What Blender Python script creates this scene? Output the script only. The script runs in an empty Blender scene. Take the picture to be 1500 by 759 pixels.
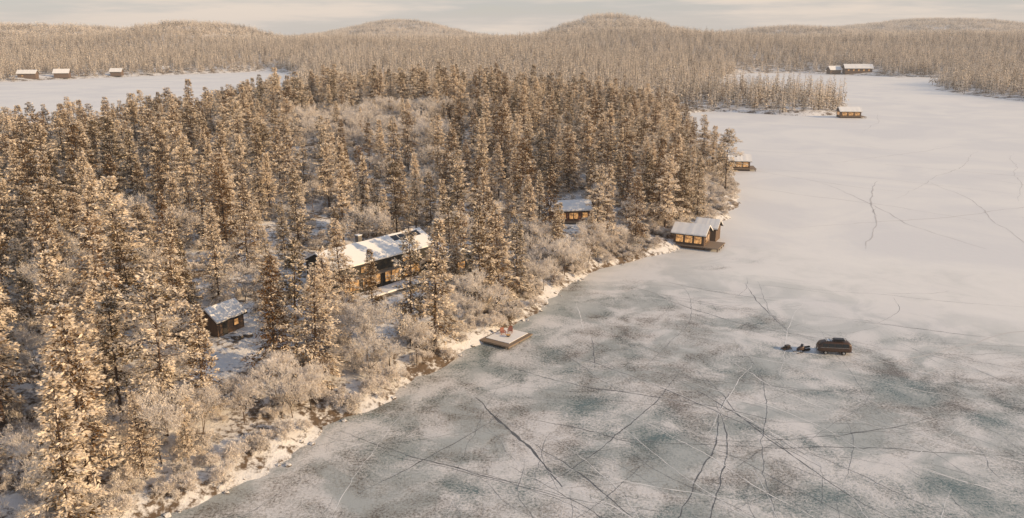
import bpy, bmesh, math, random
import numpy as np
from mathutils import Vector, Matrix
random.seed(7); RNG=np.random.default_rng(11)
scene=bpy.context.scene
# ------------------------------------------------------------------ helpers
def link(o): scene.collection.objects.link(o); return o
def empty(name,loc=(0,0,0),rz=0.0,s=1.0):
    e=bpy.data.objects.new(name,None); e.location=loc; e.rotation_euler=(0,0,rz); e.scale=(s,s,s); e.empty_display_size=.5
    return link(e)
def mesh_obj(name,verts,faces,mat=None,parent=None,smooth=False):
    me=bpy.data.meshes.new(name); me.from_pydata([tuple(v) for v in verts],[],[tuple(f) for f in faces]); me.update()
    if mat: me.materials.append(mat)
    if smooth: me.polygons.foreach_set('use_smooth',[True]*len(me.polygons))
    o=bpy.data.objects.new(name,me); link(o)
    if parent: o.parent=parent
    return o
def box(name,c,d,mat,parent,bev=0.0,rot=(0,0,0)):
    bm=bmesh.new(); bmesh.ops.create_cube(bm,size=1)
    bmesh.ops.scale(bm,vec=d,verts=bm.verts)
    if bev>0: bmesh.ops.bevel(bm,geom=bm.edges[:],offset=bev,segments=2,affect='EDGES')
    me=bpy.data.meshes.new(name); bm.to_mesh(me); bm.free(); me.materials.append(mat)
    o=bpy.data.objects.new(name,me); link(o); o.location=c; o.rotation_euler=rot; o.parent=parent
    return o
def cyl(name,c,r,h,mat,parent,rot=(0,0,0),seg=16,r2=None,bev=0):
    bm=bmesh.new(); bmesh.ops.create_cone(bm,cap_ends=True,segments=seg,radius1=r,radius2=r if r2 is None else r2,depth=h)
    if bev: bmesh.ops.bevel(bm,geom=[e for e in bm.edges if abs(e.verts[0].co.z-e.verts[1].co.z)<1e-5],offset=bev,segments=2,affect='EDGES')
    me=bpy.data.meshes.new(name); bm.to_mesh(me); bm.free(); me.materials.append(mat)
    o=bpy.data.objects.new(name,me); link(o); o.location=c; o.rotation_euler=rot; o.parent=parent
    return o
def tube(name,p,q,r,mat,parent,seg=6):
    p=Vector(p);q=Vector(q); d=q-p
    o=cyl(name,(p+q)/2,r,d.length,mat,parent,seg=seg); o.rotation_euler=d.to_track_quat('Z','Y').to_euler(); return o
# ------------------------------------------------------------------ materials
def newmat(name):
    m=bpy.data.materials.new(name); m.use_nodes=True; nt=m.node_tree; nt.nodes.clear()
    out=nt.nodes.new('ShaderNodeOutputMaterial'); return m,nt,out
def N(nt,t,**k):
    n=nt.nodes.new(t)
    for a,b in k.items(): setattr(n,a,b)
    return n
def mathn(nt,op,a,b=None,c=None,clamp=False):
    n=N(nt,'ShaderNodeMath',operation=op,use_clamp=clamp)
    for i,v in enumerate((a,b,c)):
        if v is None: continue
        if hasattr(v,'links'): nt.links.new(v,n.inputs[i])
        else: n.inputs[i].default_value=v
    return n.outputs[0]
def mixc(nt,f,a,b):
    n=N(nt,'ShaderNodeMix',data_type='RGBA')
    for i,v in ((0,f),(6,a),(7,b)):
        if hasattr(v,'links'): nt.links.new(v,n.inputs[i])
        elif i==0: n.inputs[0].default_value=v
        else: n.inputs[i].default_value=(*v,1)
    return n.outputs[2]
def smooth(nt,v,lo,hi,a=0.0,b=1.0):
    n=N(nt,'ShaderNodeMapRange',interpolation_type='SMOOTHSTEP')
    nt.links.new(v,n.inputs[0]); n.inputs[1].default_value=lo; n.inputs[2].default_value=hi; n.inputs[3].default_value=a; n.inputs[4].default_value=b
    return n.outputs[0]
def noise(nt,vec,scale,detail=4,rough=.55,dist=0.0):
    n=N(nt,'ShaderNodeTexNoise'); n.inputs['Scale'].default_value=scale; n.inputs['Detail'].default_value=detail
    n.inputs['Roughness'].default_value=rough; n.inputs['Distortion'].default_value=dist
    if vec is not None: nt.links.new(vec,n.inputs['Vector'])
    return n.outputs[0]
def bumpn(nt,h,strength,dist):
    b=N(nt,'ShaderNodeBump'); b.inputs['Strength'].default_value=strength; b.inputs['Distance'].default_value=dist
    nt.links.new(h,b.inputs['Height']); return b.outputs[0]
def simple(name,col,rough=.7,metal=0,var=.25,vscale=3.0,emit=None,es=0):
    m,nt,out=newmat(name); p=N(nt,'ShaderNodeBsdfPrincipled'); p.inputs['Roughness'].default_value=rough; p.inputs['Metallic'].default_value=metal
    tc=N(nt,'ShaderNodeTexCoord'); nz=noise(nt,tc.outputs['Object'],vscale,3)
    c=mixc(nt,nz,[x*(1-var) for x in col],[min(1,x*(1+var)) for x in col]); nt.links.new(c,p.inputs['Base Color'])
    if emit: p.inputs['Emission Color'].default_value=(*emit,1); p.inputs['Emission Strength'].default_value=es
    nt.links.new(p.outputs[0],out.inputs[0]); return m

def foliage_mat(name,needle,frost,lo,hi,transl=.25,objvar=.35):
    m,nt,out=newmat(name)
    at=N(nt,'ShaderNodeAttribute',attribute_name='frost'); oi=N(nt,'ShaderNodeObjectInfo')
    sh=mathn(nt,'MULTIPLY_ADD',oi.outputs['Random'],objvar,-objvar/2)
    v=mathn(nt,'ADD',at.outputs['Fac'],sh)
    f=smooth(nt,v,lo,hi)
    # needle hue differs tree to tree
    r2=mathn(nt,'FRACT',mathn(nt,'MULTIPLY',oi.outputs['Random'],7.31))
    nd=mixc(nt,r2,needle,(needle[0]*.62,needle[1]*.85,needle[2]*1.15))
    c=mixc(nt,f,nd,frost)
    d=N(nt,'ShaderNodeBsdfDiffuse'); t=N(nt,'ShaderNodeBsdfTranslucent'); mx=N(nt,'ShaderNodeMixShader'); mx.inputs[0].default_value=transl
    nt.links.new(c,d.inputs[0]); nt.links.new(c,t.inputs[0]); nt.links.new(d.outputs[0],mx.inputs[1]); nt.links.new(t.outputs[0],mx.inputs[2])
    nt.links.new(mx.outputs[0],out.inputs[0]); return m
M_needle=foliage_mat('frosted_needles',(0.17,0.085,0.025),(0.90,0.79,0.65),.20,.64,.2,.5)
M_far=foliage_mat('frosted_needles_distant',(0.12,0.07,0.035),(0.88,0.78,0.66),.27,.78,.2,.4)
M_twig=foliage_mat('frosted_twigs',(0.15,0.10,0.07),(0.87,0.81,0.75),.05,.65,.15)
M_bark=simple('bark',(0.08,0.05,0.035),.9)
M_snow=simple('roof_snow',(0.84,0.83,0.82),.6,var=.05,vscale=1.2)
M_rock=simple('rock',(0.16,0.14,0.12),.9,var=.5)

# ------------------------------------------------------------------ land layout (metres; x right, y away, lake level z=0)
SHORE=[(-300,-40),(-200,-10),(-100,30),(-62,56),(-40,70),(-35.6,73.6),(-31.5,78.2),(-27.3,81.8),(-24.7,87.3),(-20.4,95),(-15,101),(-12.5,108.4),(-6.5,118.3),
(-1.2,127.5),(4.9,137),(10.6,149),(15.4,158),(22,166),(32,174),(39.5,179.5),(45.6,193),(57,211),(66,231),(72,252),(74.4,280),(76.5,316),(81,362),(86,408),(91,455),
(99,500),(128,525),(150,512),(178,492),(205,505),(229,553),(240,596),(225,640),(190,690),(170,740),(180,800),(230,900),(294,1050),(380,1050),(430,1000),(450,950),(520,930),
(470,870),(406,800),(369,680),(383,612),(412,516),(600,400),(1200,300),(1200,-600),(-300,-600)]
LEFT=[(-1200,760),(-632,800),(-527,846),(-492,912),(-416,1000),(-324,1118),(-257,1000),(-200,748),(-172,596),(-163,480),(-165,390),(-185,320),(-215,268),(-300,225),(-600,190),(-1200,200)]
def seg_sd(x,y,poly):
    P=np.array(poly,float); Q=np.roll(P,-1,0); d2=np.full(x.shape,1e18); ins=np.zeros(x.shape,bool)
    for (ax,ay),(bx,by) in zip(P,Q):
        ex,ey=bx-ax,by-ay; t=np.clip(((x-ax)*ex+(y-ay)*ey)/(ex*ex+ey*ey),0,1)
        d2=np.minimum(d2,(x-ax-t*ex)**2+(y-ay-t*ey)**2)
        if ey!=0:
            c=((ay>y)!=(by>y))&(x<(bx-ax)*(y-ay)/ey+ax); ins^=c
    d=np.sqrt(d2); return np.where(ins,-d,d)
def wob(x,y,f,s=0.0):
    return (np.sin(x*f+1.3+s)*np.cos(y*f*1.17+.7*s)+.6*np.sin((x*.8+y*.6)*f*2.1+2.1*s+.4)+.4*np.cos((y*.9-x*.45)*f*3.7+s))/2
def land_sd(x,y):
    x=np.asarray(x,float);y=np.asarray(y,float)
    xx=x+1.6*wob(x,y,.23,1)+.8*wob(x,y,.7,2)+np.clip(np.abs(y-300)/100,0,5)*wob(x,y,.05,5); yy=y+1.6*wob(x,y,.21,3)+.7*wob(x,y,.8,4)
    return np.minimum(seg_sd(xx,yy,SHORE),seg_sd(xx,yy,LEFT))
def g(x,y,cx,cy,h,sx,sy,ang=0):
    a=math.radians(ang); u=(x-cx)*math.cos(a)+(y-cy)*math.sin(a); v=-(x-cx)*math.sin(a)+(y-cy)*math.cos(a)
    return h*np.exp(-.5*((u/sx)**2+(v/sy)**2))
PADS=[(-26,143,15,4.2),(-44.5,116,7,4.2),(14.5,199,8,2.6),(50,197,6,1.0),(-20,133,8,3.4)]
def height(x,y,sd=None):
    x=np.asarray(x,float);y=np.asarray(y,float)
    if sd is None: sd=land_sd(x,y)
    s=np.clip(sd,0,None)
    inl=1-np.exp(-s/22)
    h=.28*np.minimum(s,3)+inl*3.2
    hh=g(x,y,-48,325,13,72,75)+g(x,y,-80,200,4,35,50)+g(x,y,10,330,3,60,80)+g(x,y,-75,100,3,25,40)
    far=1/(1+np.exp(-(y-1250)/120))
    hh=hh+far*(12+6*wob(x,y,.006,3)+5*wob(x,y,.013,1))+g(x,y,150,1500,22,500,250)+g(x,y,-60,1000,8,200,150)
    hh=hh+g(x,y,-1030,1850,42,95,320,0)+g(x,y,-1300,1850,30,120,320)+g(x,y,-670,1850,44,85,300)+g(x,y,-830,1800,16,90,300)
    hh=hh+g(x,y,-430,3200,72,200,400)+g(x,y,190,2250,50,85,380)+g(x,y,335,2250,50,90,330)
    hh=hh+g(x,y,850,2600,46,170,400)+g(x,y,1780,3500,84,380,500)+g(x,y,1050,1700,22,240,350)+g(x,y,0,4200,6,4000,500)
    hh=hh+wob(x,y,.09,2)*.5+wob(x,y,.3,1)*.18
    h=h+hh*(1-np.exp(-s/45))
    for (px,py,r,z) in PADS:
        w=np.clip(1.6-np.hypot(x-px,y-py)/r,0,1); w=w*w*(3-2*w); h=h*(1-w)+z*w*(sd>0)+h*w*(sd<=0)
    return np.where(sd>0,h+.02,np.maximum(sd*.35,-2.5))
def hz(x,y): return float(height(np.array([x]),np.array([y]))[0])
def axis(lo,hi,fl,fh,fs,ml,mh,ms):
    a=list(np.arange(fl,fh,fs)); v=fl
    b=[];s=fs
    while v>lo: s=ms if v>ml else min(s*1.12,38); v-=s; b.append(v)
    v=a[-1];c=[];s=fs
    while v<hi: s=ms if v<mh else min(s*1.12,38); v+=s; c.append(v)
    return np.array(b[::-1]+a+c)
gx=axis(-3600,4400,-75,92,1.3,-230,130,3.2); gy=axis(-600,6500,60,330,1.3,20,560,3.2)
X,Y=np.meshgrid(gx,gy); Z=height(X.ravel(),Y.ravel())
nx,ny=len(gx),len(gy)
V=np.stack([X.ravel(),Y.ravel(),Z],1)
ii=(np.arange(ny-1)[:,None]*nx+np.arange(nx-1)[None,:]).ravel()
F=np.stack([ii,ii+1,ii+nx+1,ii+nx],1)
def np_mesh(name,V,F,mats,frost=None,mi=None,sm=False):
    me=bpy.data.meshes.new(name); V=np.asarray(V,np.float32); F=np.asarray(F,np.int32); n,k=F.shape
    me.vertices.add(len(V)); me.vertices.foreach_set('co',V.ravel()); me.loops.add(n*k); me.loops.foreach_set('vertex_index',F.ravel())
    me.polygons.add(n); me.polygons.foreach_set('loop_start',np.arange(n,dtype=np.int32)*k)
    for m in mats: me.materials.append(m)
    if mi is not None: me.polygons.foreach_set('material_index',np.asarray(mi,np.int32))
    if sm: me.polygons.foreach_set('use_smooth',np.ones(n,bool))
    me.update(calc_edges=True)
    if frost is not None:
        a=me.attributes.new('frost','FLOAT','POINT'); a.data.foreach_set('value',np.asarray(frost,np.float32))
    me.validate(); return me
# ground material
m,nt,out=newmat('snowy_forest_floor'); p=N(nt,'ShaderNodeBsdfPrincipled'); p.inputs['Roughness'].default_value=.85
ge=N(nt,'ShaderNodeNewGeometry'); pos=ge.outputs['Position']
a=noise(nt,pos,.12,6,.65); b=noise(nt,pos,1.1,6,.7)
f=smooth(nt,mathn(nt,'MULTIPLY_ADD',b,.8,a),.85,1.01)
dk=mixc(nt,noise(nt,pos,2.3,3),(0.07,0.05,0.035),(0.2,0.14,0.09))
c=mixc(nt,f,(0.78,0.77,0.77),dk); nt.links.new(c,p.inputs['Base Color'])
nt.links.new(bumpn(nt,b,.6,.5),p.inputs['Normal']); nt.links.new(p.outputs[0],out.inputs[0]); M_ground=m
ground=link(bpy.data.objects.new('snowy_ground',np_mesh('snowy_ground',V,F,[M_ground],sm=True)))
# ice material
m,nt,out=newmat('lake_ice'); p=N(nt,'ShaderNodeBsdfPrincipled')
ge=N(nt,'ShaderNodeNewGeometry'); pos=ge.outputs['Position']; sx=N(nt,'ShaderNodeSeparateXYZ'); nt.links.new(pos,sx.inputs[0])
big=noise(nt,pos,.035,5,.6,.6); med=noise(nt,pos,.15,7,.66,.5); fine=noise(nt,pos,3.0,7,.8)
# open-snow gradient: snow covers the far and right part of the lake
reg=mathn(nt,'ADD',mathn(nt,'MULTIPLY',sx.outputs[0],.008),mathn(nt,'MULTIPLY',sx.outputs[1],.0105))
reg=mathn(nt,'ADD',reg,mathn(nt,'MULTIPLY_ADD',big,1.4,-.7))
snowm=smooth(nt,reg,1.35,2.6)
v=mathn(nt,'ADD',mathn(nt,'MULTIPLY',med,1.15),mathn(nt,'MULTIPLY',fine,1.3))
v=mathn(nt,'ADD',v,mathn(nt,'MULTIPLY_ADD',snowm,.6,mathn(nt,'MULTIPLY',big,.4)))
fr=smooth(nt,v,1.12,1.58)
icec=mixc(nt,smooth(nt,noise(nt,pos,.06,4),.42,.60),(0.14,0.12,0.10),(0.10,0.16,0.165))
drift=noise(nt,pos,.02,4,.6,1.0)
# thin frost: grey-green where the ice shows through, near white where rime is thick
thin=mixc(nt,smooth(nt,mathn(nt,'ADD',noise(nt,pos,.09,5,.6,.8),mathn(nt,'MULTIPLY',fine,.25)),.52,.72),(0.42,0.45,0.45),(0.72,0.71,0.71))
frc=mixc(nt,snowm,thin,mixc(nt,smooth(nt,drift,.35,.65),(0.78,0.78,0.79),(0.88,0.87,0.85)))
c=mixc(nt,fr,icec,frc); nt.links.new(c,p.inputs['Base Color'])
nt.links.new(smooth(nt,fr,0,1,.20,.5),p.inputs['Roughness'])
bh=mathn(nt,'ADD',fr,mathn(nt,'MULTIPLY',noise(nt,pos,.5,5),1.2))
nt.links.new(bumpn(nt,bh,.35,.12),p.inputs['Normal']); nt.links.new(p.outputs[0],out.inputs[0]); M_ice=m
mesh_obj('frozen_lake',[(-1400,-600,0),(1300,-600,0),(1300,1300,0),(-1400,1300,0)],[(0,1,2,3)],M_ice)

# cracks in the ice: ribbons lying 6 mm above the surface
def ribbons(name,lines,z,mat):
    Vs=[];Fs=[]
    for pts,w in lines:
        n=len(pts); b=len(Vs)
        for i,pt in enumerate(pts):
            q0=pts[max(0,i-1)];q1=pts[min(n-1,i+1)]; dx,dy=q1[0]-q0[0],q1[1]-q0[1]; l=math.hypot(dx,dy) or 1
            ww=w*(.25+.75*math.sin(math.pi*(i+.3)/(n-.4+.0)))*random.uniform(.4,1.3)*.5
            Vs+=[(pt[0]-dy/l*ww,pt[1]+dx/l*ww,z),(pt[0]+dy/l*ww,pt[1]-dx/l*ww,z)]
        for i in range(n-1): Fs.append((b+2*i,b+2*i+1,b+2*i+3,b+2*i+2))
    return mesh_obj(name,Vs,Fs,mat)
def walk(x,y,ang,length,wig,step=.9):
    pts=[(x,y)]; k=random.uniform(-.004,.004)
    for i in range(int(length/step)):
        ang+=random.gauss(0,wig)+k; j=ang+random.gauss(0,.10); x+=math.cos(j)*step; y+=math.sin(j)*step; pts.append((x,y))
    return pts
M_crack=simple('crack_dark',(0.11,0.115,0.12),.4,var=.4,vscale=.5); M_ridge=simple('crack_frost',(0.80,0.80,0.80),.7,var=.1); M_track=simple('snow_track',(0.60,0.59,0.59),.8,var=.1)
dark=[];light=[]
for i in range(140):
    x=random.uniform(-30,62); y=random.uniform(70,155)
    if float(land_sd(np.array([x]),np.array([y]))[0])>-1: continue
    a=math.radians(random.choice([random.gauss(-48,12),random.gauss(-20,10),random.gauss(-110,25)]))
    L=[(q[0],q[1]) for q in walk(x,y,a,random.uniform(12,55),.04)]
    if random.random()<.68: dark.append((L,random.choice([.05,.07,.09,.16])))
    else: light.append((L,random.uniform(.05,.15)))
    if random.random()<.6:
        q=random.choice(L); dark.append((walk(q[0],q[1],a+random.choice([-1,1])*random.uniform(.5,1),random.uniform(5,20),.08),.06))
dark.append((walk(-5,101,math.radians(-62),26,.04),.4))
dark.append((walk(-1,112,math.radians(-42),40,.04),.22))
dark=[(([q for q in l if float(land_sd(np.array([q[0]]),np.array([q[1]]))[0])<0]),w) for l,w in dark]; dark=[d for d in dark if len(d[0])>3]
ribbons('ice_cracks',dark,.006,M_crack); ribbons('frost_ridges',light,.010,M_ridge)
tr=[]
tr.append((walk(100,215,math.radians(80),60,.05,2.5),.5)); tr.append((walk(110,180,math.radians(100),90,.05,2.5),.4)); tr.append((walk(82,180,math.radians(60),50,.06,2.5),.45))
tr.append((walk(160,280,math.radians(-60),160,.04,2.5),.35))
for i in range(18): tr.append((walk(random.uniform(60,220),random.uniform(110,420),random.uniform(0,6.28),random.uniform(40,140),.05,2.5),random.uniform(.2,.4)))
tr=[(([q for q in l if float(land_sd(np.array([q[0]]),np.array([q[1]]))[0])<-2]),w) for l,w in tr]; tr=[d for d in tr if len(d[0])>3]
ribbons('snow_tracks',tr,.014,M_track)

# ------------------------------------------------------------------ tree meshes
def prism(P,Q,r0,r1,k=3):
    d=Q-P; l=np.linalg.norm(d,axis=1,keepdims=True)+1e-9; d=d/l
    up=np.where(np.abs(d[:,2:3])>.9,np.array([[1.,0,0]]),np.array([[0,0,1.]])); a=np.cross(d,up); a/=np.linalg.norm(a,axis=1,keepdims=True); b=np.cross(d,a)
    n=len(P); V=np.zeros((n,2*k,3))
    for i in range(k):
        t=2*math.pi*i/k; o=a*math.cos(t)+b*math.sin(t); V[:,i]=P+o*r0[:,None]; V[:,k+i]=Q+o*r1[:,None]
    F=np.zeros((n,k,4),int)
    for i in range(k):
        j=(i+1)%k; F[:,i]=[i,j,k+j,k+i]
    F+= (np.arange(n)*2*k)[:,None,None]
    return V.reshape(-1,3),F.reshape(-1,4)
def diamonds(P,D,L,W,rng,flat=.35):
    n=len(P); D=D/(np.linalg.norm(D,axis=1,keepdims=True)+1e-9)
    up=np.tile([0,0,1.],(n,1))+rng.normal(0,flat,(n,3)); S=np.cross(D,up); S/=np.linalg.norm(S,axis=1,keepdims=True)+1e-9
    V=np.stack([P,P+D*L[:,None]*.45+S*W[:,None],P+D*L[:,None],P+D*L[:,None]*.5-S*W[:,None]],1)
    F=np.arange(n*4).reshape(n,4); return V.reshape(-1,3),F
def assemble(name,parts,mats):
    Vs=[];Fs=[];Fr=[];Mi=[];o=0
    for V,F,fr,mi in parts:
        Vs.append(V);Fs.append(F+o);o+=len(V);Fr.append(fr);Mi.append(np.full(len(F),mi))
    return np_mesh(name,np.concatenate(Vs),np.concatenate(Fs),mats,np.concatenate(Fr),np.concatenate(Mi))
def conifer(name,seed,H=18,R=3.0,cb=.12,nb=130,dens=13,open_=0.0,shape=.8):
    r=np.random.default_rng(seed); parts=[]; dens=dens*1.35
    nz=10; zs=np.linspace(0,1,nz); bend=np.stack([.25*np.sin(zs*3+seed)*zs,.25*np.cos(zs*2.3+seed)*zs,zs*H],1)
    V,F=prism(bend[:-1],bend[1:],.014*H*(1-zs[:-1]*.93),.014*H*(1-zs[1:]*.93),7); parts.append((V,F,np.full(len(V),.2),1))
    t=cb+(1-cb)*np.sort(r.random(nb)**.9); t[-4:]=.985; az=np.arange(nb)*2.399+r.normal(0,.3,nb)
    q=(t-cb)/(1-cb)
    prof=np.power(1-q,shape)*np.clip(.55+q*3.2,0,1)
    lob=1+.22*np.sin(az*2+t*9+seed)+.15*np.sin(az*3-t*17)
    L=R*prof*lob*r.uniform(.62,1.12,nb)+.25
    if open_>0: 
        keep=(np.sin(t*26+seed)+r.normal(0,.6,nb))>-.9+open_; L=np.where(keep,L,L*.35)
    pitch=np.radians(-14+52*q+r.normal(0,6,nb))
    hd=np.stack([np.cos(az),np.sin(az)],1)
    base=np.stack([np.interp(t,zs,bend[:,0]),np.interp(t,zs,bend[:,1]),t*H],1)
    dirv=np.concatenate([hd*np.cos(pitch)[:,None],np.sin(pitch)[:,None]],1)
    def bp(i,s):
        P=base[i]+dirv[i]*(s*L[i])[:,None]; P[:,2]-=.13*(s*L[i])**2/np.maximum(L[i],.5); return P
    idx=np.arange(nb)
    V,F=prism(bp(idx,np.zeros(nb)),bp(idx,np.full(nb,.8)),.02+.012*L,np.full(nb,.012),3); parts.append((V,F,np.full(len(V),.25),1))
    cnt=np.maximum((L*dens*(1.0)).astype(int)+6,6); bi=np.repeat(idx,cnt); n=len(bi)
    s=np.power(r.random(n),.75)*.95+.05
    P=bp(bi,s); side=r.choice([-1,1],n); a2=az[bi]+side*r.uniform(.25,1.25,n)
    wfan=(.30+.34*L[bi])*np.clip(1.15-s,.15,1)
    off=r.random(n)*wfan
    top=r.random(n)
    P[:,0]+=np.cos(a2)*off; P[:,1]+=np.sin(a2)*off; P[:,2]+=(top-.75)*.36-off*.18
    D=np.stack([np.cos(a2),np.sin(a2),-.30+.5*q[bi]+r.normal(0,.3,n)],1)
    V,F=diamonds(P,D,r.uniform(.25,.6,n)*(H/18),r.uniform(.05,.13,n)*(H/18),r,.6)
    # needles near the trunk stay bare and dark, branch ends carry the rime
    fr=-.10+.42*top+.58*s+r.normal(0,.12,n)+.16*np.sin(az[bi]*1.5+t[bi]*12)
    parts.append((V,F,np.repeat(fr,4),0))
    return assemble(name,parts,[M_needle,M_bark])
def bare(name,seed,H=9,nstem=1,depth=6,spread=.5,mats=None,trunk_r=.13):
    r=np.random.default_rng(seed); segs=[];tips=[]
    def grow(p,d,l,rad,k):
        n=2; 
        for i in range(n):
            d2=d+r.normal(0,.10,3); d2[2]+=.05; d2/=np.linalg.norm(d2); q=p+d2*l/n; segs.append((p,q,rad,rad*.85,k)); p=q; d=d2; rad*=.85
            if k>=depth-2: tips.append((p,d,k))
        if k>=depth: return
        for j in range(3 if k>0 else 4):
            d2=d*1.0+r.normal(0,spread,3); d2[2]=d2[2]*.8+.22; d2/=np.linalg.norm(d2); grow(p,d2,l*r.uniform(.6,.86),max(rad*.62,.012),k+1)
    for i in range(nstem):
        d=np.array([0,0,1.])+r.normal(0,.12 if nstem==1 else .5,3); d[2]=abs(d[2]); d/=np.linalg.norm(d); grow(np.array([0,0,-.1])+r.normal(0,.02,3)*nstem,d,H*(.30 if nstem==1 else .34),trunk_r,0)
    P=np.array([s[0] for s in segs]);Q=np.array([s[1] for s in segs]);r0=np.array([s[2] for s in segs]);r1=np.array([s[3] for s in segs]);k=np.array([s[4] for s in segs])
    V,F=prism(P,Q,r0,r1,3); parts=[(V,F,np.repeat(.0+.15*k+r.normal(0,.1,len(k)),6),0)]
    tp=np.array([t[0] for t in tips]);td=np.array([t[1] for t in tips]); rep=2; tp=np.repeat(tp,rep,0);td=np.repeat(td,rep,0)+r.normal(0,.6,(len(tp),3))
    V,F=diamonds(tp,td,r.uniform(.2,.45,len(tp)),r.uniform(.012,.035,len(tp)),r); parts.append((V,F,np.repeat(.7+r.normal(0,.25,len(tp)),4),0))
    return assemble(name,parts,[M_twig])
def fartree(seed,H=13,R=3,n=260,leaf=1.0):
    r=np.random.default_rng(seed); q=1-r.random(n)**.62; az=r.random(n)*6.283; u=r.uniform(.35,1,n); rr=R*(1-q)**.85*u*(1+.2*np.sin(az*2+q*15)+.15*np.sin(q*40)); z=H*(.06+.94*q)
    P=np.stack([rr*np.cos(az)*.7,rr*np.sin(az)*.7,z],1); D=np.stack([np.cos(az),np.sin(az),r.normal(-.35,.35,n)+q*.7],1)
    V,F=diamonds(P,D,leaf*r.uniform(.5,1.2,n)*(1.15-.6*q),leaf*r.uniform(.22,.45,n)*(1.1-.6*q),r,.5); fr=-.1+.5*r.random(n)+.5*u+.3*q  # crowns pale upwards: frosted tops, plus light from above put into the colour
    V2,F2=prism(np.array([[0,0,-1.]]),np.array([[0,0,H*.97]]),np.array([.16]),np.array([.03]),5)
    return [(V,F,np.repeat(fr,4),0),(V2,F2,np.full(len(V2),.0),0)]
C_far=bpy.data.collections.new('forest_tree_kinds'); C_patch=bpy.data.collections.new('forest_patch_kinds'); C_shrub=bpy.data.collections.new('shrub_kinds'); C_rock=bpy.data.collections.new('rock_kinds')
for i in range(6):
    C_far.objects.link(bpy.data.objects.new('far_conifer',assemble('far_conifer',fartree(50+i,12.5+i*.8,3.1+.4*(i%3)),[M_far])))
for i in range(5):
    r=np.random.default_rng(90+i); parts=[]
    for a in range(5):
        for b in range(5):
            sc=r.uniform(.65,1.2)
            for V,F,fr,mi in fartree(200+i*30+a*5+b,12,3.7,60,1.9)[:1]:
                V=V*sc
                V[:,0]+=(a-2)*7.6+r.uniform(-3.5,3.5); V[:,1]+=(b-2)*7.6+r.uniform(-3.5,3.5); parts.append((V,F,fr+r.normal(.0,.15),mi))
    C_patch.objects.link(bpy.data.objects.new('forest_patch',assemble('forest_patch',parts,[M_far])))
for i in range(5):
    C_shrub.objects.link(bpy.data.objects.new('shrub_kind',bare('shrub_kind',300+i,H=2.3,nstem=5,depth=4,spread=.6,trunk_r=.03)))
for i in range(3):
    bm=bmesh.new(); bmesh.ops.create_icosphere(bm,subdivisions=2,radius=.5); r=random.Random(i)
    for v in bm.verts: v.co*=r.uniform(.75,1.15); v.co.z*=.6
    me=bpy.data.meshes.new('rock_kind'); bm.to_mesh(me); bm.free()
    m,nt,out=newmat('snowy_rock'); p=N(nt,'ShaderNodeBsdfDiffuse'); ge=N(nt,'ShaderNodeNewGeometry'); s3=N(nt,'ShaderNodeSeparateXYZ'); nt.links.new(ge.outputs['Normal'],s3.inputs[0])
    nt.links.new(mixc(nt,smooth(nt,s3.outputs[2],.45,.7),(0.12,0.1,0.085),(0.72,0.7,0.68)),p.inputs[0]); nt.links.new(p.outputs[0],out.inputs[0]); me.materials.append(m)
    C_rock.objects.link(bpy.data.objects.new('rock_kind',me))
def instancer(name,pts,scl,coll):
    me=bpy.data.meshes.new(name); pts=np.asarray(pts,np.float32); me.vertices.add(len(pts)); me.vertices.foreach_set('co',pts.ravel())
    a=me.attributes.new('scl','FLOAT','POINT'); a.data.foreach_set('value',np.asarray(scl,np.float32)); o=link(bpy.data.objects.new(name,me))
    ng=bpy.data.node_groups.new(name,'GeometryNodeTree'); ng.interface.new_socket('Geometry',in_out='INPUT',socket_type='NodeSocketGeometry'); ng.interface.new_socket('Geometry',in_out='OUTPUT',socket_type='NodeSocketGeometry')
    gi=ng.nodes.new('NodeGroupInput'); go=ng.nodes.new('NodeGroupOutput'); ip=ng.nodes.new('GeometryNodeInstanceOnPoints'); ci=ng.nodes.new('GeometryNodeCollectionInfo')
    ci.inputs['Collection'].default_value=coll; ci.inputs['Separate Children'].default_value=True; ci.inputs['Reset Children'].default_value=True
    rv=ng.nodes.new('FunctionNodeRandomValue'); rv.data_type='FLOAT_VECTOR'; rv.inputs[0].default_value=(0,0,0); rv.inputs[1].default_value=(0,0,6.283)
    na=ng.nodes.new('GeometryNodeInputNamedAttribute'); na.data_type='FLOAT'; na.inputs[0].default_value='scl'
    L=ng.links.new; L(gi.outputs[0],ip.inputs['Points']); L(ci.outputs[0],ip.inputs['Instance']); ip.inputs['Pick Instance'].default_value=True
    L(rv.outputs[0],ip.inputs['Rotation']); L(na.outputs[0],ip.inputs['Scale']); L(ip.outputs[0],go.inputs[0])
    o.modifiers.new('scatter','NODES').node_group=ng; return o
def jgrid(x0,x1,y0,y1,s,rng):
    a,b=np.meshgrid(np.arange(x0,x1,s),np.arange(y0,y1,s)); a=a.ravel()+rng.uniform(-.42,.42,a.size)*s; b=b.ravel()+rng.uniform(-.42,.42,b.size)*s; return a,b
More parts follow.
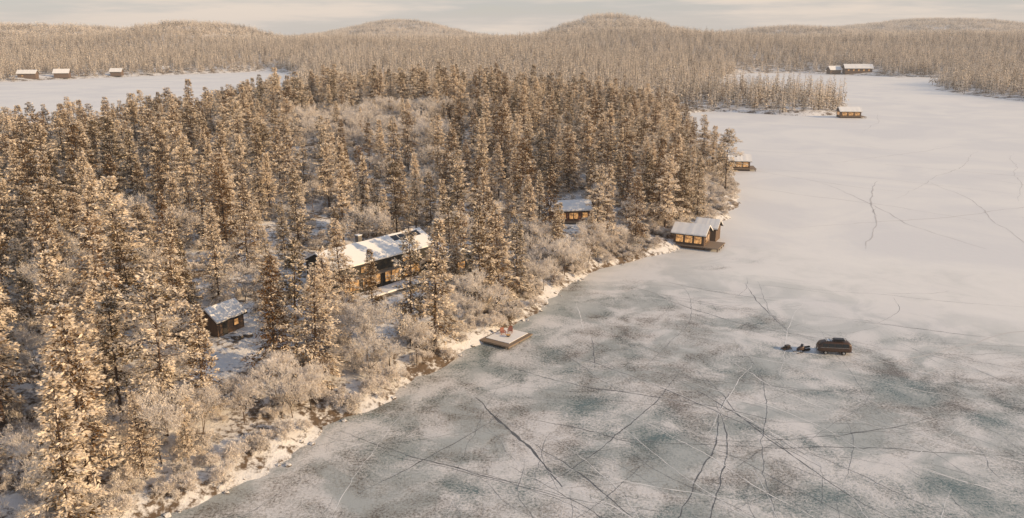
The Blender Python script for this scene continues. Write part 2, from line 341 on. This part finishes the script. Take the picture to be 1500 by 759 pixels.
# distant forest
x,y=jgrid(-1250,1250,455,1520,7.8,RNG); k=(np.abs(x)<.72*y+60); x,y=x[k],y[k]; sd=land_sd(x,y); k=(sd>3)&((wob(x,y,.05,6)<.55)|(RNG.random(len(x))<.35)); x,y,sd=x[k],y[k],sd[k]
for (cx,cy,r) in [(430,1025,30),(-512,900,30),(-458,960,14),(-438,1040,12)]:
    k=np.hypot(x-cx,y-cy)>r; x,y,sd=x[k],y[k],sd[k]
z=height(x,y,sd); instancer('distant_forest',np.stack([x,y,z-.3],1),RNG.uniform(.55,1.35,len(x)),C_far); print('far',len(x))
x,y=jgrid(-3400,3600,1530,4700,36,RNG); k=(np.abs(x)<.72*y+60); x,y=x[k],y[k]; z=height(x,y); instancer('hill_forest',np.stack([x,y,z-1],1),RNG.uniform(.9,1.2,len(x)),C_patch); print('patch',len(x))

# ------------------------------------------------------------------ individual trees on the peninsula
SPR=[conifer('spruce_a',1,18,3.9,.06,150),conifer('spruce_b',2,17,3.2,.08,140),conifer('spruce_c',3,16,4.1,.05,140,shape=.9),conifer('spruce_d',4,19,3.5,.10,150),conifer('spruce_e',5,18,3.0,.04,160,shape=.95)]
PIN=[conifer('pine_a',11,18,4.2,.22,115,14,.5,.55),conifer('pine_b',12,17,4.7,.26,115,14,.4,.5),conifer('pine_c',13,19,4.0,.2,120,14,.4,.6)]
BAR=[bare('birch_a',21,9),bare('birch_b',22,8,spread=.55),bare('birch_c',23,10,spread=.42)]
def put(kind,x,y,s=1.0,mesh=None):
    L={'spruce_tree':SPR,'pine_tree':PIN,'bare_tree':BAR}[kind]; me=mesh or random.choice(L)
    o=bpy.data.objects.new(kind,me); o.location=(x,y,hz(x,y)-.15); o.rotation_euler=(random.gauss(0,.025),random.gauss(0,.025),random.uniform(0,6.28)); o.scale=(s*random.uniform(.85,1.15),s*random.uniform(.85,1.15),s); link(o)
HERO=[(-44.5,75.3,19),(-46.7,87.5,16),(-42,67,17),(-32.4,102,17),(-26.7,101.5,19),(-27.9,126,15.5),(-23.2,127,10),(-15.3,114.6,18.5),(-11.8,114.8,19),(-10,136,13),(-5.7,133,17),(-2.4,136,18),
(1,140,17),(18.5,171.5,18.5),(15.4,223,18),(-33,173,16.5),(-29,170,15),(-22,182,16),(-13,180,16),(-7,177,17),(-51,93,15),(-54,100,17),(-36,80,7)]
for (hx,hy,h) in HERO: put(random.choice(['spruce_tree','spruce_tree','pine_tree']),hx,hy,h/17.5)
# bare frosted trees along the near shore
for (bx,by,s_) in [(-29,92,.9),(-35.5,84,.8),(-39,80,.9),(-33,90,.7),(-21,108,1.0),(-17.5,107,1.0),(-19.5,103,.8),(-24,112,.9),(8,150,.9),(10.5,155,1.0),(13,158,.8),(-3,129,.8),(-6,125,.9),(-9,121,.8),(-14,110,.8),(6,146,.8),(3,142,.7),(-43,92,.9),(18,166,.8),(-31,97,.8),(16,163,.9),(-11,124,.9),(-26,95,.8)]: put('bare_tree',bx,by,s_)
# clearings: (x,y,radius)
CLR=[(-26,143,12),(-19,150,9),(-33,136,9),(-20,133,9.5),(-18,125,6),(-44.5,116,6),(-41.5,109,7),(-39,101,5.5),(14.5,199,8.5),(14,189,7.5),(12,181,5),(43,182,8),(50,197,7),(-24,127,6),(46,190,6),(83,295,7),(-1,123,5),(-34,200,7),(-42,176,8),(-52,165,6)]
x,y=jgrid(-330,110,45,460,6.4,RNG); sd=land_sd(x,y); n=0
zz=height(x,y,sd); gap=wob(x,y,.06,4)
for i in range(len(x)):
    a,b,s=x[i],y[i],sd[i]
    if s<3.2 or abs(a)>.70*b+28: continue
    if any(math.hypot(a-c[0],b-c[1])<c[2] for c in CLR): continue
    if any(math.hypot(a-c[0],b-c[1])<3.6 for c in HERO): continue
    hollow=math.hypot((a+42)/26,(b-262)/30)<1
    strip=s<11 and b<175
    u=random.random()
    if strip: 
        if u<.5: put('bare_tree',a,b,random.uniform(.55,.95))
        elif u<.68: put('spruce_tree',a,b,random.uniform(.4,.85))
        n+=1; continue
    if hollow:
        if u<.75: put('bare_tree',a,b,random.uniform(.8,1.25))
        else: put('spruce_tree',a,b,random.uniform(.5,.8))
        n+=1; continue
    if gap[i]>.5 and random.random()<.6: continue
    if u<.16: put('bare_tree',a,b,random.uniform(.7,1.1))
    elif u<.26: continue
    else: put('pine_tree' if random.random()<.4 else 'spruce_tree',a,b,random.choice([random.uniform(.5,.8),random.uniform(.75,1.02),random.uniform(.85,1.18)]))
    n+=1
print('trees',n)
# shrubs
x,y=jgrid(-130,95,50,330,1.9,RNG); sd=land_sd(x,y); pr=np.where(sd<11,.55,.22); k=(sd>.7)&(RNG.random(len(x))<pr)&(np.abs(x)<.7*y+10)
for c in CLR[:13]: k&=np.hypot(x-c[0],y-c[1])>c[2]*.72
x,y,sd=x[k],y[k],sd[k]; instancer('shoreline_shrubs',np.stack([x,y,height(x,y,sd)-.05],1),RNG.uniform(.35,1.1,len(x)),C_shrub); print('shrub',len(x))
x,y=jgrid(-70,95,55,330,1.0,RNG); sd=land_sd(x,y); k=(np.abs(sd-.1)<.7)&(RNG.random(len(x))<.3); x,y=x[k],y[k]; instancer('shore_rocks',np.stack([x,y,np.maximum(height(x,y),0)],1),RNG.uniform(.25,.9,len(x)),C_rock)

# ------------------------------------------------------------------ buildings
def boards(name,col):
    m,nt,out=newmat(name); p=N(nt,'ShaderNodeBsdfPrincipled'); p.inputs['Roughness'].default_value=.75; tc=N(nt,'ShaderNodeTexCoord')
    mp=N(nt,'ShaderNodeMapping'); mp.inputs['Scale'].default_value=(5,5,.3); nt.links.new(tc.outputs['Object'],mp.inputs[0]); nz=noise(nt,mp.outputs[0],1,3)
    nt.links.new(mixc(nt,nz,[c*.5 for c in col],[c*1.5 for c in col]),p.inputs['Base Color']); nt.links.new(bumpn(nt,nz,.4,.05),p.inputs['Normal']); nt.links.new(p.outputs[0],out.inputs[0]); return m
M_dark=boards('dark_timber',(0.028,0.024,0.02)); M_wood=boards('weathered_timber',(0.13,0.08,0.05)); M_red=boards('red_timber',(0.17,0.07,0.04)); M_deck=boards('deck_timber',(0.24,0.18,0.13))
def litmat():
    m,nt,out=newmat('lit_window'); p=N(nt,'ShaderNodeBsdfPrincipled'); p.inputs['Roughness'].default_value=.15; p.inputs['Base Color'].default_value=(.05,.035,.025,1)
    tc=N(nt,'ShaderNodeTexCoord'); nz=noise(nt,tc.outputs['Object'],1.3,4,.7); nt.links.new(mixc(nt,smooth(nt,nz,.35,.65),(0.10,0.035,0.008),(1.0,.50,.17)),p.inputs['Emission Color']); p.inputs['Emission Strength'].default_value=.85
    nt.links.new(p.outputs[0],out.inputs[0]); return m
M_lit=litmat()
M_glass=simple('dark_glass',(0.02,0.025,0.03),.08,var=.1); M_metal=simple('dark_metal',(0.04,0.04,0.045),.4,.6); M_solar=simple('solar_panel',(0.012,0.014,0.02),.15,var=.1)
def building(name,loc,rz,L,W,wh,rh,wall,ov=.6,windows=(),snow=.28,stilts=False,parent=None):
    """gabled building, ridge along local x. windows: (side 'f','b','l','r', pos, z, w, h)"""
    e=parent or empty(name,loc,rz)
    h=L/2;w=W/2
    mesh_obj('walls',[(-h,-w,-1),(h,-w,-1),(h,w,-1),(-h,w,-1),(-h,-w,wh),(h,-w,wh),(h,w,wh),(-h,w,wh),(-h,0,wh+rh),(h,0,wh+rh)],
        [(0,1,5,4),(2,3,7,6),(1,2,6,9,5),(3,0,4,8,7),(0,3,2,1)],wall,e)
    sl=rh/w; y0=w+ov; z0=wh-sl*ov
    def slab(nm,mat,lo,th,xx,yy,jag=0):
        zz=wh+rh
        n=14 if jag else 1; Vs=[];Fs=[]
        for i in range(n+1):
            x_=-xx+2*xx*i/n; j=lambda:(random.uniform(-jag,jag) if jag else 0)
            ye=yy+j(); ze=zz-sl*ye; yb=yy+j(); zb=zz-sl*yb
            tt=th*(1+ (random.uniform(-.15,.15) if jag else 0))
            Vs+=[(x_,-ye,ze+lo),(x_,0,zz+lo),(x_,yb,zb+lo),(x_,yb,zb+lo+tt),(x_,0,zz+lo+tt),(x_,-ye,ze+lo+tt)]
        for i in range(n):
            a=6*i
            for k in range(6): Fs.append((a+k,a+(k+1)%6,a+6+(k+1)%6,a+6+k))
        Fs+=[(0,1,4,5),(1,2,3,4)]; b=6*n; Fs+=[(b+5,b+4,b+1,b),(b+4,b+3,b+2,b+1)]
        return mesh_obj(nm,Vs,Fs,mat,e)
    slab('roof',M_dark,.02,.16,h+ov,w+ov); slab('roof_snow',M_snow,.185,snow,h+ov-.04,w+ov-.03,.05)
    for i,(sd_,p_,z_,ww,hh_) in enumerate(windows):
        if sd_ in 'fb':
            y_=(-w if sd_=='f' else w); s_=-1 if sd_=='f' else 1
            box('window_frame',(p_,y_+s_*.03,z_),(ww+.24,.10,hh_+.24),M_dark,e); box('window_pane',(p_,y_+s_*.075,z_),(ww,.03,hh_),M_lit,e)
            for t in range(1,max(1,int(ww/1.1))): box('mullion',(p_-ww/2+ww*t/max(1,int(ww/1.1)),y_+s_*.10,z_),(.07,.04,hh_),M_dark,e)
        else:
            x_=(-h if sd_=='l' else h); s_=-1 if sd_=='l' else 1
            box('window_frame',(x_+s_*.03,p_,z_),(.10,ww+.24,hh_+.24),M_dark,e); box('window_pane',(x_+s_*.075,p_,z_),(.03,ww,hh_),M_lit,e)
            for t in range(1,max(1,int(ww/1.1))): box('mullion',(x_+s_*.10,p_-ww/2+ww*t/max(1,int(ww/1.1)),z_),(.04,.07,hh_),M_dark,e)
    return e
# main house
e=building('timber_lodge_house',(-26,143,4.2),math.radians(50),23,8,5.2,1.9,M_dark,.9,
 [('f',-8,1.4,3.2,2.2),('f',-3.5,1.4,4.0,2.2),('f',1.5,1.4,3.6,2.2),('f',6.5,1.4,4.2,2.2),('f',-5,3.7,1.6,1.0),('f',5,3.7,1.8,1.0),('l',0,1.4,4,2.2),('r',0,1.4,4,2.2)])
for i in range(4): box('solar_panel',(5+i*1.75,-1.15,7.02),(1.6,1.5,.07),M_solar,e,rot=(math.radians(25.4),0,0))
box('chimney',(-2,.9,7.6),(.9,.9,1.8),M_rock,e,.04); box('chimney_cap',(-2,.9,8.58),(1.05,1.05,.14),M_snow,e,.04)
box('balcony',(0,-4.8,2.72),(20,1.5,.14),M_deck,e)
for i in range(9): box('post',(-9.6+i*2.4,-5.45,1.35),(.14,.14,2.6),M_dark,e)
box('terrace',(0,-7.2,.08),(21,3.2,.3),M_snow,e,.05)
wing=empty('guest_wing_house',(-13.2,150.5,4.0),math.radians(-40)); building('',None,0,9,6,3.0,1.5,M_dark,.6,[('f',-2,1.4,2.0,1.4),('r',0,1.4,2,1.4)],parent=wing)
# shed
e=building('timber_shed',(-44.5,116,4.2),math.radians(62),5.2,3.9,2.5,1.4,M_wood,.45,[('f',1,1.4,.8,.9)])
box('door',(-1.2,-1.98,1.0),(.95,.07,2.0),M_dark,e)
# lakeside cabin
e=building('red_cabin',(14.5,199,2.6),math.radians(8),9.5,6,3.2,1.5,M_red,.7,[('f',-2.7,1.7,2.2,1.5),('f',.5,1.7,2.2,1.5),('f',3.3,1.7,1.4,1.5),('r',0,1.6,2.2,1.5)])
box('porch_deck',(0,-4,.35),(9.5,2,.16),M_deck,e)
for i in range(5): box('porch_post',(-4.6+i*2.3,-4.85,1.4),(.13,.13,2.6),M_wood,e)
# boathouses
def boathouse(name,loc,rz,L,W,wh,rh,deck=(0,0,0,0)):
    e=building(name,loc,rz,L,W,wh,rh,M_wood,.6,[('f',-L*.3,wh*.5,L*.24,wh*.62),('f',0,wh*.5,L*.24,wh*.62),('f',L*.3,wh*.5,L*.24,wh*.62),('l',0,wh*.5,W*.6,wh*.6),('r',0,wh*.5,W*.6,wh*.6)])
    box('deck',(deck[0],deck[1],-.12),(deck[2],deck[3],.2),M_deck,e)
    for sx_ in (-1,1):
        for k in range(4): cyl('pile',(deck[0]+sx_*(deck[2]/2-.3),deck[1]-deck[3]/2+.3+k*(deck[3]-.6)/3,-.7),.12,1.1,M_bark,e,seg=8)
    return e
boathouse('boathouse',(42.2,183,.9),math.radians(-28),7.2,5.2,2.6,1.5,(1.4,0,11.5,6.6))
building('boat_shed',(47.5,189.5,1.0),math.radians(-28),5,4.4,2.3,1.4,M_wood,.5,[])
e=boathouse('boathouse',(83,294,.9),math.radians(-8),8,6,2.7,1.7,(1,0,10.5,8)); 
e2=empty('boat_shelter',(77.5,300,1.0),math.radians(-8)); building('',None,0,5,5,2.6,1.4,M_dark,.4,[],parent=e2)
boathouse('boathouse',(201,485,.9),math.radians(-5),12,7,3.0,2.0,(1.5,0,15,9))
building('waterside_hotel',(425,1015,2.0),math.radians(-6),32,12,6,4,M_wood,1.2,[('f',-12+i*6,3.5,2,2) for i in range(5)],snow=.5)
building('waterside_annex',(398,1020,2.0),math.radians(10),14,9,4,3.5,M_wood,1,[],snow=.5)
building('timber_farmhouse',(-522,888,2.5),math.radians(8),18,9,5,3,M_wood,1,[('f',-4,2.5,2,1.5)],snow=.35)
building('timber_barn',(-498,912,2.5),math.radians(12),15,9,4.5,3.5,M_wood,1,[],snow=.35)
building('timber_cottage',(-458,955,2.5),math.radians(5),12,8,4,3,M_wood,1,[],snow=.4)
building('timber_cottage',(-434,1030,2.5),math.radians(5),11,8,3.5,3,M_wood,1,[],snow=.4)
# ------------------------------------------------------------------ swimming dock with chairs and fire bowl
dk=empty('wooden_dock',(-.9,122.6,.45),math.radians(56))
box('deck_frame',(0,0,-.06),(7.0,5.6,.2),M_deck,dk,.01)
for i in range(19): box('plank',(-3.33+i*.37,0,.062),(.33,5.7,.04),M_deck,dk)
box('snow_cover',(.5,.2,.12),(5.6,4.6,.07),M_snow,dk,.03)
for a in (-3.2,0,3.2):
    for b in (-2.5,2.5): cyl('pile',(a,b,-.5),.12,1.0,M_bark,dk,seg=8)
M_redp=simple('red_paint',(0.30,0.09,0.05),.5)
def chair(x,y,rz):
    c=empty('adirondack_chair',(x,y,.61),rz)
    for i in range(5): box('back_slat',(-.26+i*.13,.32,.62),(.11,.03,.85),M_redp,c,rot=(math.radians(-20),0,0))
    for i in range(5): box('seat_slat',(0,-.25+i*.12,.36-i*.025),(.62,.1,.03),M_redp,c)
    for s in (-1,1): box('arm',(s*.36,0,.58),(.12,.72,.03),M_redp,c); box('leg_front',(s*.34,-.3,.28),(.06,.08,.58),M_redp,c); box('leg_back',(s*.34,.28,.24),(.05,.08,.5),M_redp,c)
chair(-1.5,123.6,.4); chair(-.3,124.3,-.2)
fb=empty('fire_bowl',(-.6,122.4,.60)); cyl('bowl',(0,0,.22),.2,.3,M_metal,fb,r2=.42); cyl('embers',(0,0,.385),.36,.04,M_lit,fb)
# ------------------------------------------------------------------ van
M_van=simple('brown_paint',(0.075,0.042,0.027),.35,.1,var=.15); M_van2=simple('upper_paint',(0.06,0.042,0.032),.35,.1,var=.15); M_tyre=simple('rubber',(0.02,0.02,0.02),.85); M_chr=simple('chrome',(0.5,0.5,0.5),.25,.9); M_hl=simple('lamp_glass',(0.6,0.6,0.55),.15)
van=empty('camper_van',(50.2,117,0),math.radians(172))
def loft(name,st,mat,par,k=20):
    Vs=[];Fs=[]
    for (x_,zb,zt,w_,tum) in st:
        for i in range(k):
            t=2*math.pi*(i+.5)/k; c_,s_=math.cos(t),math.sin(t); ex=.42
            yy=abs(c_)**ex*math.copysign(1,c_)*w_; q=abs(s_)**ex*math.copysign(1,s_)*.5+.5; yy*=1-tum*max(0,(q-.5)*2); Vs.append((x_,yy,zb+(zt-zb)*q))
    n=len(st)
    for a in range(n-1):
        for i in range(k): Fs.append((a*k+i,a*k+(i+1)%k,(a+1)*k+(i+1)%k,(a+1)*k+i))
    Fs.append(tuple(range(k))[::-1]); Fs.append(tuple((n-1)*k+i for i in range(k)))
    return mesh_obj(name,Vs,Fs,mat,par,True)
loft('body',[(-2.50,.55,1.25,.70,.0),(-2.46,.42,1.55,.84,.05),(-2.3,.36,1.85,.90,.10),(-1.9,.34,2.02,.92,.13),(0,.33,2.06,.93,.13),(1.4,.34,2.03,.93,.13),(1.95,.35,1.93,.92,.13),(2.2,.38,1.70,.90,.12),(2.42,.42,1.30,.86,.05),(2.52,.5,1.15,.78,0)],M_van,van)
for s in (-1,1):
    for (a,b) in [(-2.0,-1.02),(-.92,0.02),(.12,1.02),(1.12,1.85)]:
        tl=math.radians(s*10); box('side_window',((a+b)/2,s*.884,1.56),(b-a,.05,.5),M_glass,van,.02,rot=(tl,0,0))
    box('waist_trim',(0,s*.945,1.2),(4.4,.03,.05),M_chr,van)
    for a in (-1.35,1.35):
        cyl('wheel',(a,s*.80,.33),.33,.22,M_tyre,van,rot=(math.pi/2,0,0),seg=24,bev=.03); cyl('hub',(a,s*.92,.33),.17,.03,M_chr,van,rot=(math.pi/2,0,0))
    cyl('headlight',(2.52,s*.55,.92),.13,.08,M_hl,van,rot=(0,math.pi/2,0)); box('tail_light',(-2.49,s*.66,.9),(.06,.12,.3),M_redp,van,.02)
    tube('rack_rail',(-1.9,s*.68,2.2),(1.3,s*.68,2.2),.025,M_metal,van)
box('windscreen',(2.25,0,1.53),(.06,1.45,.52),M_glass,van,.02,rot=(0,math.radians(-32),0)); box('rear_window',(-2.40,0,1.52),(.06,1.2,.42),M_glass,van,.02,rot=(0,math.radians(14),0))
box('front_bumper',(2.62,0,.48),(.12,1.75,.16),M_chr,van,.04); box('rear_bumper',(-2.58,0,.48),(.12,1.75,.16),M_chr,van,.04)
for i in range(7): box('rack_bar',(-1.8+i*.5,0,2.17),(.05,1.4,.04),M_metal,van)
box('roof_box',(-.6,.1,2.32),(1.6,.9,.26),M_metal,van,.06); box('roof_snow_patch',(.9,0,2.09),(.9,1.0,.06),M_snow,van,.03)
# snowmobile
sm=empty('snowmobile',(45.7,117.6,0),math.radians(200))
for s in (-1,1):
    box('ski',(.95,s*.45,.05),(1.1,.14,.04),M_metal,sm,.01); box('ski_tip',(1.58,s*.45,.13),(.25,.14,.04),M_metal,sm,.01,rot=(0,math.radians(-35),0)); tube('ski_strut',(.9,s*.45,.07),(.65,s*.22,.5),.035,M_metal,sm)
box('track',(-.55,0,.22),(1.7,.42,.38),M_tyre,sm,.15); loft('cowl',[(-.1,.45,.85,.3,.1),(.3,.35,.98,.38,.2),(.8,.35,.85,.36,.3),(1.15,.4,.6,.22,.2)],M_van,sm,14)
box('seat',(-.65,0,.68),(1.15,.36,.24),M_tyre,sm,.08); box('windshield',(.32,0,1.12),(.04,.5,.38),M_glass,sm,.01,rot=(0,math.radians(-35),0)); tube('handlebar',(.1,-.4,1.08),(.1,.4,1.08),.025,M_metal,sm); tube('steering_post',(.1,0,1.08),(.35,0,.8),.03,M_metal,sm)
sl=empty('cargo_sled',(43.4,118.6,0),math.radians(205)); 
for s in (-1,1): box('runner',(0,s*.35,.06),(1.7,.07,.08),M_wood,sl)
box('bed',(0,0,.22),(1.5,.8,.08),M_wood,sl); box('crate',(-.2,0,.45),(.8,.6,.38),M_van2,sl,.04); box('bag',(.45,.05,.38),(.4,.5,.25),M_tyre,sl,.1)
# boulders
for (bx,by,r_) in [(-41,112.5,.9),(-39.8,113.4,.7),(-18,127,.8)]:
    bm=bmesh.new(); bmesh.ops.create_icosphere(bm,subdivisions=3,radius=r_)
    for v in bm.verts: v.co*=1+.13*math.sin(v.co.x*4)+.1*math.cos(v.co.y*5+v.co.z*3); v.co.z*=.65
    me=bpy.data.meshes.new('boulder'); bm.to_mesh(me); bm.free(); me.materials.append(C_rock.objects[0].data.materials[0]); o=link(bpy.data.objects.new('boulder',me)); o.location=(bx,by,hz(bx,by)+r_*.2)

# ------------------------------------------------------------------ thin winter haze over the whole valley; the volume emits its own pale light
m,nt,out=newmat('emissive_haze'); SG=.00012
ab=N(nt,'ShaderNodeVolumeAbsorption'); ab.inputs['Color'].default_value=(0,0,0,1); ab.inputs['Density'].default_value=SG
em=N(nt,'ShaderNodeEmission'); em.inputs[0].default_value=(.84,.73,.64,1); em.inputs[1].default_value=SG*.85
ad=N(nt,'ShaderNodeAddShader'); nt.links.new(ab.outputs[0],ad.inputs[0]); nt.links.new(em.outputs[0],ad.inputs[1]); nt.links.new(ad.outputs[0],out.inputs['Volume'])
x0,x1,y0,y1,z0,z1=-3900,4700,-900,6800,-6,170
mesh_obj('haze',[(x0,y0,z0),(x1,y0,z0),(x1,y1,z0),(x0,y1,z0),(x0,y0,z1),(x1,y0,z1),(x1,y1,z1),(x0,y1,z1)],[(0,3,2,1),(4,5,6,7),(0,1,5,4),(1,2,6,5),(2,3,7,6),(3,0,4,7)],m)
# ------------------------------------------------------------------ light, sky
el=math.radians(19); az=math.radians(108)  # azimuth clockwise from +Y
d=Vector((math.sin(az)*math.cos(el),math.cos(az)*math.cos(el),math.sin(el)))
ld=bpy.data.lights.new('sun','SUN'); ld.energy=5; ld.angle=math.radians(.6); ld.color=(1,.71,.40); lo=link(bpy.data.objects.new('sun',ld)); lo.rotation_euler=d.to_track_quat('Z','Y').to_euler(); lo.location=(300,0,200)
w=bpy.data.worlds.new('World'); scene.world=w; w.use_nodes=True; nt=w.node_tree; nt.nodes.clear()
out=N(nt,'ShaderNodeOutputWorld'); bg=N(nt,'ShaderNodeBackground'); sk=N(nt,'ShaderNodeTexSky',sky_type='NISHITA'); sk.sun_disc=False; sk.sun_elevation=el; sk.sun_rotation=az; sk.air_density=1.0; sk.dust_density=1.5; sk.altitude=300
tc=N(nt,'ShaderNodeTexCoord'); mp=N(nt,'ShaderNodeMapping'); mp.inputs['Scale'].default_value=(1.5,1.5,16); nt.links.new(tc.outputs['Generated'],mp.inputs[0]); cn=noise(nt,mp.outputs[0],1.6,6,.6); cl=smooth(nt,cn,.3,.6,.6,.97)
sz=N(nt,'ShaderNodeSeparateXYZ'); nt.links.new(tc.outputs['Generated'],sz.inputs[0]); up=smooth(nt,sz.outputs[2],.05,.5)
low=mixc(nt,smooth(nt,cn,.42,.6),(3.2,3.3,3.45),(5.6,4.8,4.1)); cc=mixc(nt,up,low,(2.2,2.6,3.3))
c=mixc(nt,cl,sk.outputs[0],cc); nt.links.new(c,bg.inputs[0]); bg.inputs[1].default_value=.15; nt.links.new(bg.outputs[0],out.inputs[0])
# ------------------------------------------------------------------ camera
cd=bpy.data.cameras.new('camera'); cam=link(bpy.data.objects.new('camera',cd)); cd.sensor_width=36; cd.lens=36*1177/1500; cd.clip_end=12000; cd.clip_start=.5
cam.location=(0,0,48); cam.rotation_euler=(math.radians(90-15.64),0,0); scene.camera=cam
scene.view_settings.view_transform='Standard'; scene.view_settings.look='None'; scene.view_settings.exposure=0
